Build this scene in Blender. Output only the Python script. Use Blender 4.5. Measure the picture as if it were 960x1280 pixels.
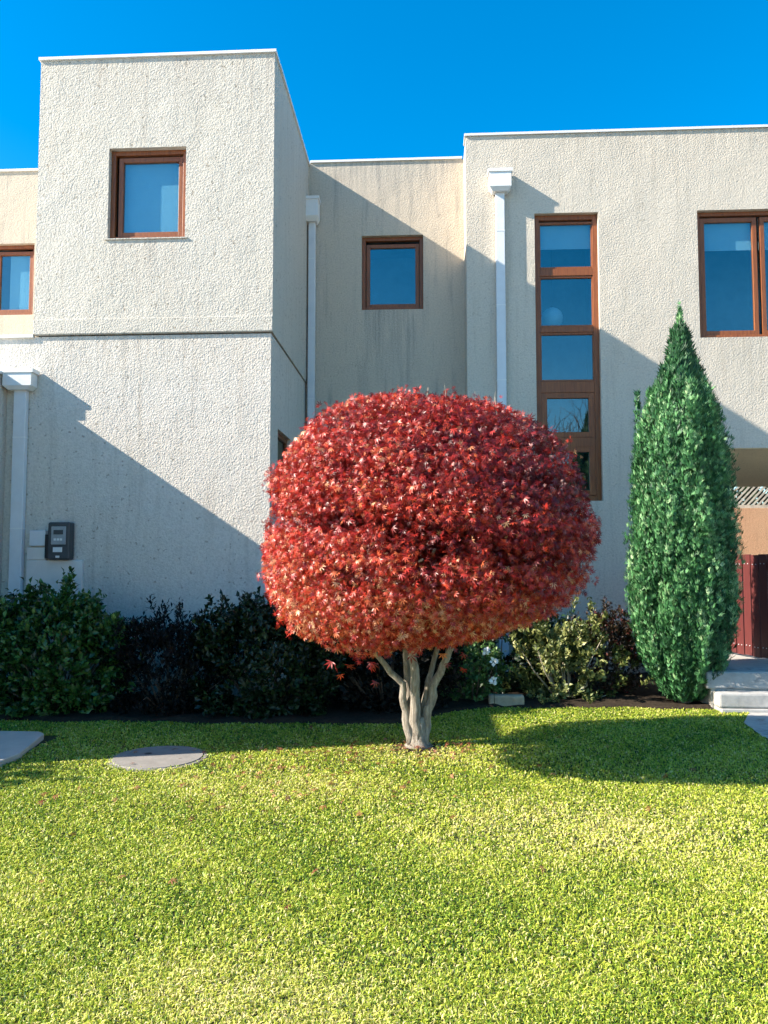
import bpy, math, random
import numpy as np
from mathutils import Vector

random.seed(7)
rng = np.random.default_rng(11)
R = math.radians
for o in list(bpy.data.objects):
    bpy.data.objects.remove(o)
S = bpy.context.scene
COL = S.collection

# ------------------------------------------------------------------ camera
cam_d = bpy.data.cameras.new('camera')
cam_d.sensor_fit = 'HORIZONTAL'; cam_d.sensor_width = 36; cam_d.lens = 36
cam_d.clip_start = .05; cam_d.clip_end = 2000
cam = bpy.data.objects.new('camera', cam_d); COL.objects.link(cam)
cam.location = (0, 0, 1.55)
cam.rotation_euler = (R(90 + 3.55), 0, R(3.1))
S.camera = cam

# ------------------------------------------------------------------ sky and sun
SUN_EL, SUN_A = R(32.85), R(15.5)          # elevation, angle in front of the facade plane
to_sun = Vector((-math.cos(SUN_EL) * math.cos(SUN_A), -math.cos(SUN_EL) * math.sin(SUN_A), math.sin(SUN_EL)))
W = bpy.data.worlds.new('World'); S.world = W; W.use_nodes = True
wn = W.node_tree.nodes; wl = W.node_tree.links
bg = wn['Background']; sky = wn.new('ShaderNodeTexSky')
sky.sky_type = 'NISHITA'; sky.sun_disc = False
sky.sun_elevation = SUN_EL
sky.sun_rotation = math.atan2(to_sun.x, to_sun.y)
sky.altitude = 300; sky.air_density = 1.0; sky.dust_density = 0.5; sky.ozone_density = 1.6
hs = wn.new('ShaderNodeHueSaturation'); hs.inputs['Saturation'].default_value = 1.55; hs.inputs['Hue'].default_value = .494   # the photograph's vivid colour
wl.new(sky.outputs[0], hs.inputs['Color']); wl.new(hs.outputs[0], bg.inputs[0]); bg.inputs[1].default_value = 0.098
sun_d = bpy.data.lights.new('sun', 'SUN'); sun_d.energy = 4.5; sun_d.angle = R(.5); sun_d.color = (1, .91, .78)
sun = bpy.data.objects.new('sun', sun_d); COL.objects.link(sun)
sun.rotation_euler = to_sun.to_track_quat('Z', 'Y').to_euler()
sun.location = (-20, -5, 20)
S.view_settings.view_transform = 'Standard'; S.view_settings.look = 'None'
S.view_settings.gamma = 1; S.view_settings.exposure = 1.62
S.view_settings.use_curve_mapping = False
S.cycles.max_bounces = 6; S.cycles.transparent_max_bounces = 8
S.cycles.use_adaptive_sampling = True; S.cycles.adaptive_threshold = .02

# ------------------------------------------------------------------ mesh helpers
OFF = {}                                    # object name -> world offset of its mesh coordinates

def tag(o, label=None, cat=None, group=None, kind=None):
    if label: o['label'] = label
    if cat: o['category'] = cat
    if group: o['group'] = group
    if kind: o['kind'] = kind
    return o

def thing(name, loc, label, cat, group=None):
    o = bpy.data.objects.new(name, None); COL.objects.link(o)
    o.location = loc; o.empty_display_size = .1
    OFF[o.name] = Vector(loc)
    return tag(o, label, cat, group)

def link_mesh(name, me, mat, parent=None):
    if mat is not None and not me.materials: me.materials.append(mat)
    o = bpy.data.objects.new(name, me); COL.objects.link(o)
    off = Vector((0, 0, 0))
    if parent is not None:
        o.parent = parent; off = OFF[parent.name]
    OFF[o.name] = off
    return o

class MB:
    def __init__(s): s.v = []; s.f = []
    def quad(s, a, b, c, d):
        n = len(s.v); s.v += [a, b, c, d]; s.f.append((n, n + 1, n + 2, n + 3)); return s
    def box(s, x0, x1, y0, y1, z0, z1):
        n = len(s.v)
        s.v += [(x0, y0, z0), (x1, y0, z0), (x1, y1, z0), (x0, y1, z0), (x0, y0, z1), (x1, y0, z1), (x1, y1, z1), (x0, y1, z1)]
        s.f += [(n, n + 3, n + 2, n + 1), (n + 4, n + 5, n + 6, n + 7), (n, n + 1, n + 5, n + 4), (n + 1, n + 2, n + 6, n + 5), (n + 2, n + 3, n + 7, n + 6), (n + 3, n, n + 4, n + 7)]
        return s
    def tube(s, pts, rad, k=8, cap=True, wob=0):
        pts = [Vector(p) for p in pts]; base = len(s.v); ref = Vector((.31, .95, .1))
        for i, p in enumerate(pts):
            d = (pts[min(i + 1, len(pts) - 1)] - pts[max(i - 1, 0)]).normalized()
            u = d.cross(ref)
            if u.length < .05: u = d.cross(Vector((1, 0, 0)))
            u.normalize(); w = d.cross(u)
            for j in range(k):
                a = 2 * math.pi * j / k; r = rad[i] * (1 + wob * (random.random() - .5))
                s.v.append(tuple(p + (u * math.cos(a) + w * math.sin(a)) * r))
        for i in range(len(pts) - 1):
            for j in range(k):
                a = base + i * k + j; b = base + i * k + (j + 1) % k
                s.f.append((a, b, b + k, a + k))
        if cap:
            s.f.append(tuple(base + j for j in range(k))[::-1])
            s.f.append(tuple(base + (len(pts) - 1) * k + j for j in range(k)))
        return s
    def build(s, name, mat, parent=None, smooth=False, bevel=0, local=None):
        off = Vector((0, 0, 0))
        if parent is not None: off = OFF[parent.name]
        me = bpy.data.meshes.new(name)
        me.from_pydata([tuple(Vector(v) - off) for v in s.v], [], s.f); me.update()
        if smooth: me.polygons.foreach_set('use_smooth', [True] * len(me.polygons))
        o = link_mesh(name, me, mat, parent)
        if bevel:
            m = o.modifiers.new('bevel', 'BEVEL'); m.width = bevel; m.segments = 2; m.limit_method = 'ANGLE'
        return o

def tri_mesh(name, V, T, attrs=None, smooth=False):
    V = np.ascontiguousarray(V, dtype=np.float32); T = np.ascontiguousarray(T, dtype=np.int32)
    me = bpy.data.meshes.new(name)
    me.vertices.add(len(V)); me.vertices.foreach_set('co', V.ravel())
    me.loops.add(T.size); me.loops.foreach_set('vertex_index', T.ravel())
    me.polygons.add(len(T)); me.polygons.foreach_set('loop_start', np.arange(0, T.size, 3, dtype=np.int32))
    if smooth: me.polygons.foreach_set('use_smooth', np.ones(len(T), dtype=bool))
    for k, a in (attrs or {}).items():
        at = me.attributes.new(k, 'FLOAT', 'POINT'); at.data.foreach_set('value', np.ascontiguousarray(a, dtype=np.float32))
    me.update(calc_edges=True); me.validate()
    return me

def unit(a): return a / (np.linalg.norm(a, axis=-1, keepdims=True) + 1e-9)

def scatter(tv, tf, pos, tipdir, normal, size, tint):
    """copies of a template (tip +Y, normal +Z) as arrays"""
    y = unit(tipdir); x = unit(np.cross(y, normal)); z = np.cross(x, y)
    M = np.stack([x, y, z], axis=1)                     # n,3(axis),3
    V = np.einsum('kj,njc->nkc', tv, M) * size[:, None, None] + pos[:, None, :]
    n, k = len(pos), len(tv)
    T = (tf[None] + (np.arange(n) * k)[:, None, None]).reshape(-1, 3)
    return V.reshape(-1, 3), T, np.repeat(tint, k)

def foliage(name, parent, mat, *args):
    V, T, r = scatter(*args)
    off = np.array(OFF[parent.name]) if parent is not None else np.zeros(3)
    me = tri_mesh(name, V - off, T, {'tint': r})
    return link_mesh(name, me, mat, parent)

def sphere_dirs(n):
    return unit(rng.normal(size=(n, 3)))

# ------------------------------------------------------------------ materials
def mat_new(name):
    m = bpy.data.materials.new(name); m.use_nodes = True
    nt = m.node_tree; b = nt.nodes['Principled BSDF']
    return m, nt, b

def N(nt, t, **k):
    n = nt.nodes.new(t)
    for a, v in k.items():
        if a.startswith('i_'): n.inputs[a[2:].replace('_', ' ')].default_value = v
        else: setattr(n, a, v)
    return n

def ramp(nt, stops, interp='LINEAR'):
    r = nt.nodes.new('ShaderNodeValToRGB'); r.color_ramp.interpolation = interp
    e = r.color_ramp.elements
    while len(e) < len(stops): e.new(.5)
    for i, (p, c) in enumerate(stops): e[i].position = p; e[i].color = (*c, 1)
    return r

def noise(nt, co, scale, detail=3, rough=.55, vec_scale=None):
    n = N(nt, 'ShaderNodeTexNoise'); n.inputs['Scale'].default_value = scale
    n.inputs['Detail'].default_value = detail; n.inputs['Roughness'].default_value = rough
    if vec_scale:
        mp = N(nt, 'ShaderNodeMapping'); mp.inputs['Scale'].default_value = vec_scale
        nt.links.new(co, mp.inputs[0]); co = mp.outputs[0]
    nt.links.new(co, n.inputs['Vector']); return n

def mixc(nt, fac, a, b, mode='MIX'):
    m = N(nt, 'ShaderNodeMix', data_type='RGBA', blend_type=mode)
    for sock, v in ((m.inputs[0], fac), (m.inputs[6], a), (m.inputs[7], b)):
        if isinstance(v, (int, float)): sock.default_value = v
        elif isinstance(v, tuple): sock.default_value = (*v, 1)
        else: nt.links.new(v, sock)
    return m.outputs[2]

def stucco(name, col, stain=(.42, .37, .31), bump=.62, dist=.012, warm=(.7, .6, .48), pit=.6, drips=()):
    m, nt, b = mat_new(name); L = nt.links.new
    co = N(nt, 'ShaderNodeNewGeometry').outputs['Position']
    big = noise(nt, co, .9, 4); big_r = ramp(nt, [(.42, (0, 0, 0)), (.75, (1, 1, 1))]); L(big.outputs[0], big_r.inputs[0])
    c1 = mixc(nt, big_r.outputs[0], col, warm)
    st = noise(nt, co, 3.0, 5, .6, (3.5, 3.5, .28)); st_r = ramp(nt, [(.53, (0, 0, 0)), (.78, (.6, .6, .6))]); L(st.outputs[0], st_r.inputs[0])
    c2 = mixc(nt, st_r.outputs[0], c1, stain)
    sx = N(nt, 'ShaderNodeSeparateXYZ'); L(co, sx.inputs[0])
    def mth(op, a, b_=None, clamp=False):
        q = N(nt, 'ShaderNodeMath', operation=op, use_clamp=clamp)
        for k_, v_ in enumerate((a, b_)):
            if v_ is None: continue
            if isinstance(v_, (int, float)): q.inputs[k_].default_value = v_
            else: L(v_, q.inputs[k_])
        return q.outputs[0]
    sn = noise(nt, co, 5.0, 4, .65, (5, 5, .22)); sn_r = ramp(nt, [(.40, (0, 0, 0)), (.66, (1, 1, 1))]); L(sn.outputs[0], sn_r.inputs[0])
    for (xc, hw, zt, ln_) in drips:                       # water stains running down from an edge
        mxx = mth('MULTIPLY', mth('SUBTRACT', 1.0, mth('DIVIDE', mth('ABSOLUTE', mth('SUBTRACT', sx.outputs[0], xc)), hw), True), 3.0, True)
        mz_ = mth('SUBTRACT', 1.0, mth('DIVIDE', mth('SUBTRACT', zt, sx.outputs[2]), ln_), True)
        below = mth('LESS_THAN', sx.outputs[2], zt)
        fac = mth('MULTIPLY', mth('MULTIPLY', mth('MULTIPLY', mxx, mz_), below), mth('MULTIPLY', sn_r.outputs[0], .6))
        c2 = mixc(nt, fac, c2, stain)
    spl = mth('MULTIPLY', mth('SUBTRACT', 1.0, mth('DIVIDE', sx.outputs[2], .8), True), mth('MULTIPLY', big.outputs[0], 1.1))
    c2 = mixc(nt, spl, c2, tuple(v * .75 for v in stain))
    wob_ = noise(nt, co, 3.0, 3, .6); wv3 = N(nt, 'ShaderNodeVectorMath', operation='ADD'); L(co, wv3.inputs[0]); L(wob_.outputs['Color'], wv3.inputs[1])
    cr = N(nt, 'ShaderNodeTexVoronoi', feature='DISTANCE_TO_EDGE'); cr.inputs['Scale'].default_value = .55; L(wv3.outputs[0], cr.inputs['Vector'])
    cr_r = ramp(nt, [(.0, (1, 1, 1)), (.0035, (0, 0, 0))]); L(cr.outputs['Distance'], cr_r.inputs[0])
    msk = noise(nt, co, .7, 2); msk_r = ramp(nt, [(.52, (0, 0, 0)), (.60, (.6, .6, .6))]); L(msk.outputs[0], msk_r.inputs[0])
    c2 = mixc(nt, mth('MULTIPLY', cr_r.outputs[0], msk_r.outputs[0]), c2, tuple(v * .6 for v in stain))
    fine = noise(nt, co, 44, 3, .6)
    f_r = ramp(nt, [(.3, (.84, .84, .84)), (.62, (1.04, 1.04, 1.04))]); L(fine.outputs[0], f_r.inputs[0])
    c3 = mixc(nt, 1.0, c2, f_r.outputs[0], 'MULTIPLY')
    pits = noise(nt, co, 22, 1, .4); p_r = ramp(nt, [(.26, (.45, .42, .38)), (.31, (1, 1, 1))]); L(pits.outputs[0], p_r.inputs[0])
    c4 = mixc(nt, pit, c3, p_r.outputs[0], 'MULTIPLY')
    L(c4, b.inputs['Base Color']); b.inputs['Roughness'].default_value = .92
    b.inputs['Specular IOR Level'].default_value = .2
    vo = N(nt, 'ShaderNodeTexVoronoi'); vo.inputs['Scale'].default_value = 54; L(co, vo.inputs['Vector'])
    mad = N(nt, 'ShaderNodeMath', operation='MULTIPLY_ADD'); mad.inputs[1].default_value = -.5
    L(vo.outputs['Distance'], mad.inputs[0]); L(fine.outputs[0], mad.inputs[2])
    b1 = N(nt, 'ShaderNodeBump'); b1.inputs['Strength'].default_value = bump; b1.inputs['Distance'].default_value = dist
    L(mad.outputs[0], b1.inputs['Height'])
    und = noise(nt, co, 2.2, 2); b2 = N(nt, 'ShaderNodeBump'); b2.inputs['Strength'].default_value = .35; b2.inputs['Distance'].default_value = .04
    L(und.outputs[0], b2.inputs['Height']); L(b1.outputs[0], b2.inputs['Normal'])
    L(b2.outputs[0], b.inputs['Normal'])
    return m

def plain(name, col, rough=.6, var=.15, scale=12, bump=.0, spec=.4, metallic=0, dirt=None):
    m, nt, b = mat_new(name); L = nt.links.new
    co = N(nt, 'ShaderNodeNewGeometry').outputs['Position']
    n = noise(nt, co, scale, 5, .65)
    lo = tuple(c * (1 - var) for c in col); hi = tuple(min(1, c * (1 + var)) for c in col)
    r = ramp(nt, [(.3, lo), (.7, hi)]); L(n.outputs[0], r.inputs[0])
    c = r.outputs[0]
    if dirt:
        d = noise(nt, co, scale * .35, 6, .7); dr = ramp(nt, [(.55, (0, 0, 0)), (.68, (1, 1, 1))]); L(d.outputs[0], dr.inputs[0])
        c = mixc(nt, dr.outputs[0], c, dirt)
    L(c, b.inputs['Base Color'])
    b.inputs['Roughness'].default_value = rough; b.inputs['Specular IOR Level'].default_value = spec; b.inputs['Metallic'].default_value = metallic
    if bump:
        bp = N(nt, 'ShaderNodeBump'); bp.inputs['Strength'].default_value = bump; bp.inputs['Distance'].default_value = .01
        L(n.outputs[0], bp.inputs['Height']); L(bp.outputs[0], b.inputs['Normal'])
    return m

def wood(name, c0, c1, axis=(9, 9, .6), rough=.45):
    m, nt, b = mat_new(name); L = nt.links.new
    co = N(nt, 'ShaderNodeNewGeometry').outputs['Position']
    n = noise(nt, co, 7, 5, .7, axis); r = ramp(nt, [(.3, c0), (.7, c1)]); L(n.outputs[0], r.inputs[0])
    L(r.outputs[0], b.inputs['Base Color']); b.inputs['Roughness'].default_value = rough
    bp = N(nt, 'ShaderNodeBump'); bp.inputs['Strength'].default_value = .25; bp.inputs['Distance'].default_value = .004
    L(n.outputs[0], bp.inputs['Height']); L(bp.outputs[0], b.inputs['Normal'])
    return m

def leaf_mat(name, stops, rough=.45, trans=.3, spec=.5, tcol=None):
    m, nt, b = mat_new(name); L = nt.links.new
    a = N(nt, 'ShaderNodeAttribute', attribute_name='tint')
    r = ramp(nt, stops); L(a.outputs['Fac'], r.inputs[0])
    L(r.outputs[0], b.inputs['Base Color']); b.inputs['Roughness'].default_value = rough; b.inputs['Specular IOR Level'].default_value = spec
    out = nt.nodes['Material Output']
    t = N(nt, 'ShaderNodeBsdfTranslucent')
    if tcol: t.inputs[0].default_value = (*tcol, 1)
    else: L(r.outputs[0], t.inputs[0])
    mx = N(nt, 'ShaderNodeMixShader'); mx.inputs[0].default_value = trans
    L(b.outputs[0], mx.inputs[1]); L(t.outputs[0], mx.inputs[2]); L(mx.outputs[0], out.inputs[0])
    return m

M = {}
M['stucco_left'] = stucco('stucco_left', (.56, .52, .45), warm=(.57, .525, .445), drips=((-3.25, .5, 5.28, .9), (-3.2, 1.4, 7.49, .8), (-1.9, .25, 7.49, 1.6)))
M['stucco_low'] = stucco('stucco_low', (.625, .575, .505), warm=(.625, .57, .495), drips=((-3.1, 1.4, 4.15, .7), (-4.1, .3, 1.55, .6)))
M['stucco_mid'] = stucco('stucco_mid', (.58, .495, .39), stain=(.24, .23, .21), warm=(.56, .485, .39), drips=((-.48, .46, 5.25, 1.5), (-.5, 1.3, 7.53, .6)), bump=.55, pit=.15)
M['stucco_right'] = stucco('stucco_right', (.59, .525, .435), stain=(.40, .35, .28), warm=(.57, .50, .41), drips=((4.7, 1.0, 4.58, 1.0), (4.5, 3.6, 7.53, .7), (1.97, .46, 2.35, 1.0)), bump=.6, pit=.2)
M['stucco_tan'] = stucco('stucco_tan', (.72, .63, .42), stain=(.6, .52, .34), warm=(.70, .61, .40), bump=.3)
M['stucco_orange'] = stucco('stucco_orange', (.74, .42, .25), stain=(.5, .26, .15), warm=(.76, .46, .28), bump=1.0, dist=.05)
M['white_metal'] = plain('white_metal', (.74, .74, .72), .4, .05, 6, 0, .4, 0)
M['pipe_metal'] = plain('pipe_metal', (.66, .67, .68), .45, .06, 5, 0, .4, 0)
M['window_wood'] = wood('window_wood', (.15, .040, .012), (.30, .095, .024))
M['glass'] = None
M['interior'] = plain('interior', (.13, .15, .16), .9, .3, 3)
M['blind'] = plain('blind', (.62, .64, .64), .8, .04, 3)
M['fence_red'] = wood('fence_red', (.07, .012, .012), (.12, .022, .019), (14, 14, .7), .55)
M['lattice_wood'] = plain('lattice_wood', (.46, .41, .33), .8, .25, 9)
M['concrete'] = plain('concrete', (.22, .205, .185), .9, .14, 9, .35, .2, 0, (.22, .2, .18))
M['step'] = plain('step', (.38, .37, .35), .9, .16, 8, .6, .2, 0, (.15, .14, .13))
M['paving'] = plain('paving', (.40, .38, .35), .9, .12, 11, .3, .2, 0, (.24, .22, .2))
M['pale_concrete'] = plain('pale_concrete', (.46, .43, .38), .9, .1, 4, .2, .2, 0, (.38, .35, .31))
M['bounce_street'] = plain('bounce_street', (.33, .31, .28), .9, .1, 6, .3, .2)
M['plinth'] = plain('plinth', (.68, .64, .59), .9, .06, 5, .2, .2)
M['stone'] = plain('stone', (.35, .30, .22), .9, .2, 14, .5, .2)
M['soil'] = plain('soil', (.035, .026, .018), .95, .45, 26, .8, .1)
M['white_petal'] = plain('white_petal', (.8, .8, .76), .6, .03, 8)
M['meter_case'] = plain('meter_case', (.05, .055, .06), .4, .2, 9)
M['meter_face'] = plain('meter_face', (.30, .32, .33), .4, .1, 20)
M['meter_label'] = plain('meter_label', (.7, .7, .68), .5, .04, 20)
M['black'] = plain('black', (.015, .015, .016), .5, .2, 9)
M['bark'] = None

m, nt, b = mat_new('glass'); L = nt.links.new
g = N(nt, 'ShaderNodeBsdfGlossy'); g.inputs['Color'].default_value = (.95, .95, .9, 1); g.inputs['Roughness'].default_value = .012
wv = noise(nt, N(nt, 'ShaderNodeNewGeometry').outputs['Position'], 1.6, 1); bp = N(nt, 'ShaderNodeBump'); bp.inputs['Strength'].default_value = .05; bp.inputs['Distance'].default_value = .05
L(wv.outputs[0], bp.inputs['Height']); L(bp.outputs[0], g.inputs['Normal'])
t = N(nt, 'ShaderNodeBsdfTransparent'); t.inputs[0].default_value = (.66, .82, .88, 1)
mx = N(nt, 'ShaderNodeMixShader'); mx.inputs[0].default_value = .145
L(t.outputs[0], mx.inputs[1]); L(g.outputs[0], mx.inputs[2]); L(mx.outputs[0], nt.nodes['Material Output'].inputs[0])
M['glass'] = m

m, nt, b = mat_new('bark'); L = nt.links.new
co = N(nt, 'ShaderNodeNewGeometry').outputs['Position']
n = noise(nt, co, 11, 8, .75, (4, 4, .9)); r = ramp(nt, [(.3, (.10, .08, .06)), (.5, (.31, .265, .21)), (.72, (.52, .47, .39))]); L(n.outputs[0], r.inputs[0])
L(r.outputs[0], b.inputs['Base Color']); b.inputs['Roughness'].default_value = .85
bp = N(nt, 'ShaderNodeBump'); bp.inputs['Strength'].default_value = 1; bp.inputs['Distance'].default_value = .025
L(n.outputs[0], bp.inputs['Height']); L(bp.outputs[0], b.inputs['Normal']); M['bark'] = m
M['twig'] = plain('twig', (.12, .09, .07), .85, .25, 20)
M['pale_twig'] = plain('pale_twig', (.42, .36, .27), .8, .2, 20)

# lawn ground
m, nt, b = mat_new('lawn_ground'); L = nt.links.new
co = N(nt, 'ShaderNodeNewGeometry').outputs['Position']
n = noise(nt, co, 40, 6, .7); r = ramp(nt, [(.35, (.012, .018, .005)), (.6, (.035, .045, .012)), (.75, (.07, .06, .025))]); L(n.outputs[0], r.inputs[0])
L(r.outputs[0], b.inputs['Base Color']); b.inputs['Roughness'].default_value = .95
bp = N(nt, 'ShaderNodeBump'); bp.inputs['Strength'].default_value = 1; bp.inputs['Distance'].default_value = .02
L(n.outputs[0], bp.inputs['Height']); L(bp.outputs[0], b.inputs['Normal']); M['lawn_ground'] = m

M['grass'] = leaf_mat('grass', [(0, (.04, .11, .010)), (.25, (.18, .31, .022)), (.55, (.50, .56, .050)), (.8, (.74, .72, .16)), (1, (.80, .68, .36))], .45, .38, .4)
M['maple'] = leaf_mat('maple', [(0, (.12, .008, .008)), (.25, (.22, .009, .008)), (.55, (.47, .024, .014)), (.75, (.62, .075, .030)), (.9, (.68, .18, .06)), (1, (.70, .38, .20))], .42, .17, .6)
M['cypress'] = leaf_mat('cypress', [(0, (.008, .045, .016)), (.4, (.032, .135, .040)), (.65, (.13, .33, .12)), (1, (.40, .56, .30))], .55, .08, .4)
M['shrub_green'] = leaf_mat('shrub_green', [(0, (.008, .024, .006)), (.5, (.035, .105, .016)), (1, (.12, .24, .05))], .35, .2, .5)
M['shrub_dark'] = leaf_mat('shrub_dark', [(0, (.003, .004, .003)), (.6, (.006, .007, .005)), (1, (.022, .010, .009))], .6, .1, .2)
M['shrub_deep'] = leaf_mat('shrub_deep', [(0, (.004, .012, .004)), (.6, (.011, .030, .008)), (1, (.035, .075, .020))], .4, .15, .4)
M['shrub_light'] = leaf_mat('shrub_light', [(0, (.03, .09, .02)), (.5, (.085, .18, .045)), (1, (.19, .30, .10))], .4, .25, .4)
M['shrub_yellow'] = leaf_mat('shrub_yellow', [(0, (.03, .05, .012)), (.5, (.15, .18, .05)), (1, (.48, .46, .18))], .45, .22, .4)
M['shrub_red'] = leaf_mat('shrub_red', [(0, (.012, .014, .008)), (.6, (.05, .03, .015)), (1, (.16, .025, .025))], .4, .2, .4)
M['dry_leaf'] = leaf_mat('dry_leaf', [(0, (.08, .020, .012)), (.5, (.22, .06, .03)), (1, (.42, .20, .10))], .6, .15, .3)

# ------------------------------------------------------------------ the setting: ground, beds, paths
YF, YM, YR = 8.6, 11.18, 10.57              # wall planes: left block, middle recess, right block
mb = MB(); G = 300
mb.quad((-G, -G, 0), (G, -G, 0), (G, G, 0), (-G, G, 0))
tag(mb.build('lawn', M['lawn_ground']), kind='structure')
tag(MB().box(-60, 60, -2.2, 1.3, -.05, .03).build('bounce_pavement', M['pale_concrete']), kind='structure')  # unseen ground behind the camera, added pale to bounce light onto shaded walls
tag(MB().box(-60, 60, -10.5, -2.35, -.1, .006).build('bounce_street', M['bounce_street']), kind='structure')  # unseen road, added and kept pale for the same bounce light
tag(MB().box(-60, 60, -2.349, -2.201, -.05, .045).build('kerb', M['pale_concrete'], bevel=.015), kind='structure')
tag(MB().box(-60, 60, -16, -10.6, -.05, .1).build('far_pavement', M['pale_concrete']), kind='structure')

def disc_(cx, cy, r, k=24):
    q = MB(); q.v = [(cx + r * (1 + .15 * math.sin(3 * a) * random.random()) * math.cos(a), cy + r * math.sin(a), .005) for a in [2 * math.pi * j / k for j in range(k)]]; q.f = [tuple(range(k))]; return q
mb = MB()                                    # planting bed with a wavy front edge and lumpy soil
xs = np.linspace(-4.85, 2.95, 60)
def bed_edge(x):
    return 7.27 + .95 / (1 + math.exp(-(x - .15) * 5)) + .03 * math.sin(x * 4.1) + .02 * math.sin(x * 9.7)
ys = np.linspace(0, 1, 16)
for i, x in enumerate(xs):
    e = bed_edge(x); back = 10.57 if x > .58 else 11.17
    for j, t in enumerate(ys):
        y = e + (back - e) * t ** 1.6
        z = .006 if j == 0 else .02 + .03 * random.random()
        mb.v.append((x, y, z))
for i in range(len(xs) - 1):
    for j in range(len(ys) - 1):
        a = i * len(ys) + j; mb.f.append((a, a + len(ys), a + len(ys) + 1, a + 1))
tag(mb.build('garden_bed', M['soil'], smooth=True), kind='structure')

tag(disc_(-.07, 6.47, .30).build('tree_soil', M['soil']), kind='structure')
tag(MB().box(2.95, 8.6, 8.235, 16.4, 0, .38).build('patio', M['paving'], bevel=.012), kind='structure')
st = thing('entry_steps', (4.2, 8.1, 0), 'low flight of worn pale concrete steps rising to the entry beside the tall cypress', 'steps')
MB().box(2.98, 6.6, 8.04, 8.30, 0, .045).build('step', M['step'], st, bevel=.012)
MB().box(2.965, 6.6, 8.055, 8.234, .045, .2).build('step', M['step'], st, bevel=.022)
MB().box(2.90, 6.6, 8.22, 8.6, .212, .392).build('step', M['step'], st, bevel=.018)
mb = MB(); P = [(3.25, 8.04), (3.00, 7.55), (2.93, 7.0), (3.0, 6.3), (3.3, 5.4)]
for i in range(len(P) - 1):
    mb.quad((P[i + 1][0], P[i + 1][1], .012), (8, P[i + 1][1], .012), (8, P[i][1], .012), (P[i][0], P[i][1], .012))
tag(mb.build('path', M['paving']), kind='structure')
# paved slab at the left edge
mb = MB(); n = 0
top = [(-6.5, 6.72), (-3.38, 6.66), (-3.30, 6.58), (-3.16, 5.93), (-3.22, 5.0), (-6.5, 5.0)]
mb.v = [(x, y, .0) for x, y in top] + [(x, y, .05) for x, y in top]
k = len(top); mb.f = [tuple(range(k, 2 * k))[::-1]] + [(i, i + k, (i + 1) % k + k, (i + 1) % k) for i in range(k)]
tag(mb.build('paved_path', M['pale_concrete'], bevel=.01), kind='structure')

# ------------------------------------------------------------------ the house
house = thing('house', (0, YF, 0), 'two storey cream stucco house of flat roofed blocks with brown timber windows', 'house')

def facade(mb, y, x0, x1, z0, z1, holes, depth=.10, skip_reveal=()):
    """front face (normal -Y) with rectangular openings and their reveals"""
    xs = sorted({x0, x1, *[h[0] for h in holes], *[h[1] for h in holes]})
    zs = sorted({z0, z1, *[h[2] for h in holes], *[h[3] for h in holes]})
    for a, b_ in zip(xs, xs[1:]):
        for c, d in zip(zs, zs[1:]):
            mx_, mz = (a + b_) / 2, (c + d) / 2
            if any(h[0] < mx_ < h[1] and h[2] < mz < h[3] for h in holes): continue
            mb.quad((a, y, c), (b_, y, c), (b_, y, d), (a, y, d))
    for i, h in enumerate(holes):
        if i in skip_reveal: continue
        a, b_, c, d = h; Y = y + depth
        mb.quad((a, y, c), (b_, y, c), (b_, Y, c), (a, Y, c)); mb.quad((a, y, d), (a, Y, d), (b_, Y, d), (b_, y, d))
        mb.quad((a, y, c), (a, Y, c), (a, Y, d), (a, y, d)); mb.quad((b_, y, c), (b_, y, d), (b_, Y, d), (b_, Y, c))

XC, XL = -1.765, -4.56
Z_SLAB, Z_TOP, Z_MID = 4.15, 7.485, 7.525
UP = (-3.705, -2.785, 5.29, 6.385)
MIDW = (-.94, -.022, 5.255, 6.385)
LEFTW = (-7.25, -5.965, 5.275, 6.39)
TALL = (1.535, 2.415, 2.35, 6.385)
RIGHT = (3.765, 5.76, 4.585, 6.375)
PASS = (3.3, 8.6, 0, 3.058)
SIDE = (9.05, 9.95, 2.25, 3.12)              # opening in the side wall: y0,y1,z0,z1

# lower storey of the left block
mb = MB(); facade(mb, YF, -4.9, XC, 0, Z_SLAB - .004, [])
ys_ = [YF, SIDE[0], SIDE[1], YM]; zs_ = [0, SIDE[2], SIDE[3], Z_SLAB - .004]
for i in range(3):
    for j in range(3):
        if i == 1 and j == 1: continue
        mb.quad((XC, ys_[i], zs_[j]), (XC, ys_[i + 1], zs_[j]), (XC, ys_[i + 1], zs_[j + 1]), (XC, ys_[i], zs_[j + 1]))
a, b_, c, d = SIDE; xi = XC - .12
mb.quad((XC, a, c), (xi, a, c), (xi, b_, c), (XC, b_, c)); mb.quad((XC, a, d), (XC, b_, d), (xi, b_, d), (xi, a, d))
mb.quad((XC, a, c), (XC, a, d), (xi, a, d), (xi, a, c)); mb.quad((XC, b_, c), (xi, b_, c), (xi, b_, d), (XC, b_, d))
mb.quad((-9, YF, Z_SLAB - .004), (XC, YF, Z_SLAB - .004), (XC, YM, Z_SLAB - .004), (-9, YM, Z_SLAB - .004))
mb.quad((-9, YF, 3.4), (-4.9, YF, 3.4), (-4.9, YF, Z_SLAB - .004), (-9, YF, Z_SLAB - .004))
low_wall = mb.build('wall', M['stucco_low'], house)
tag(low_wall, 'pale lower storey wall of the left block, half in shade')
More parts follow.
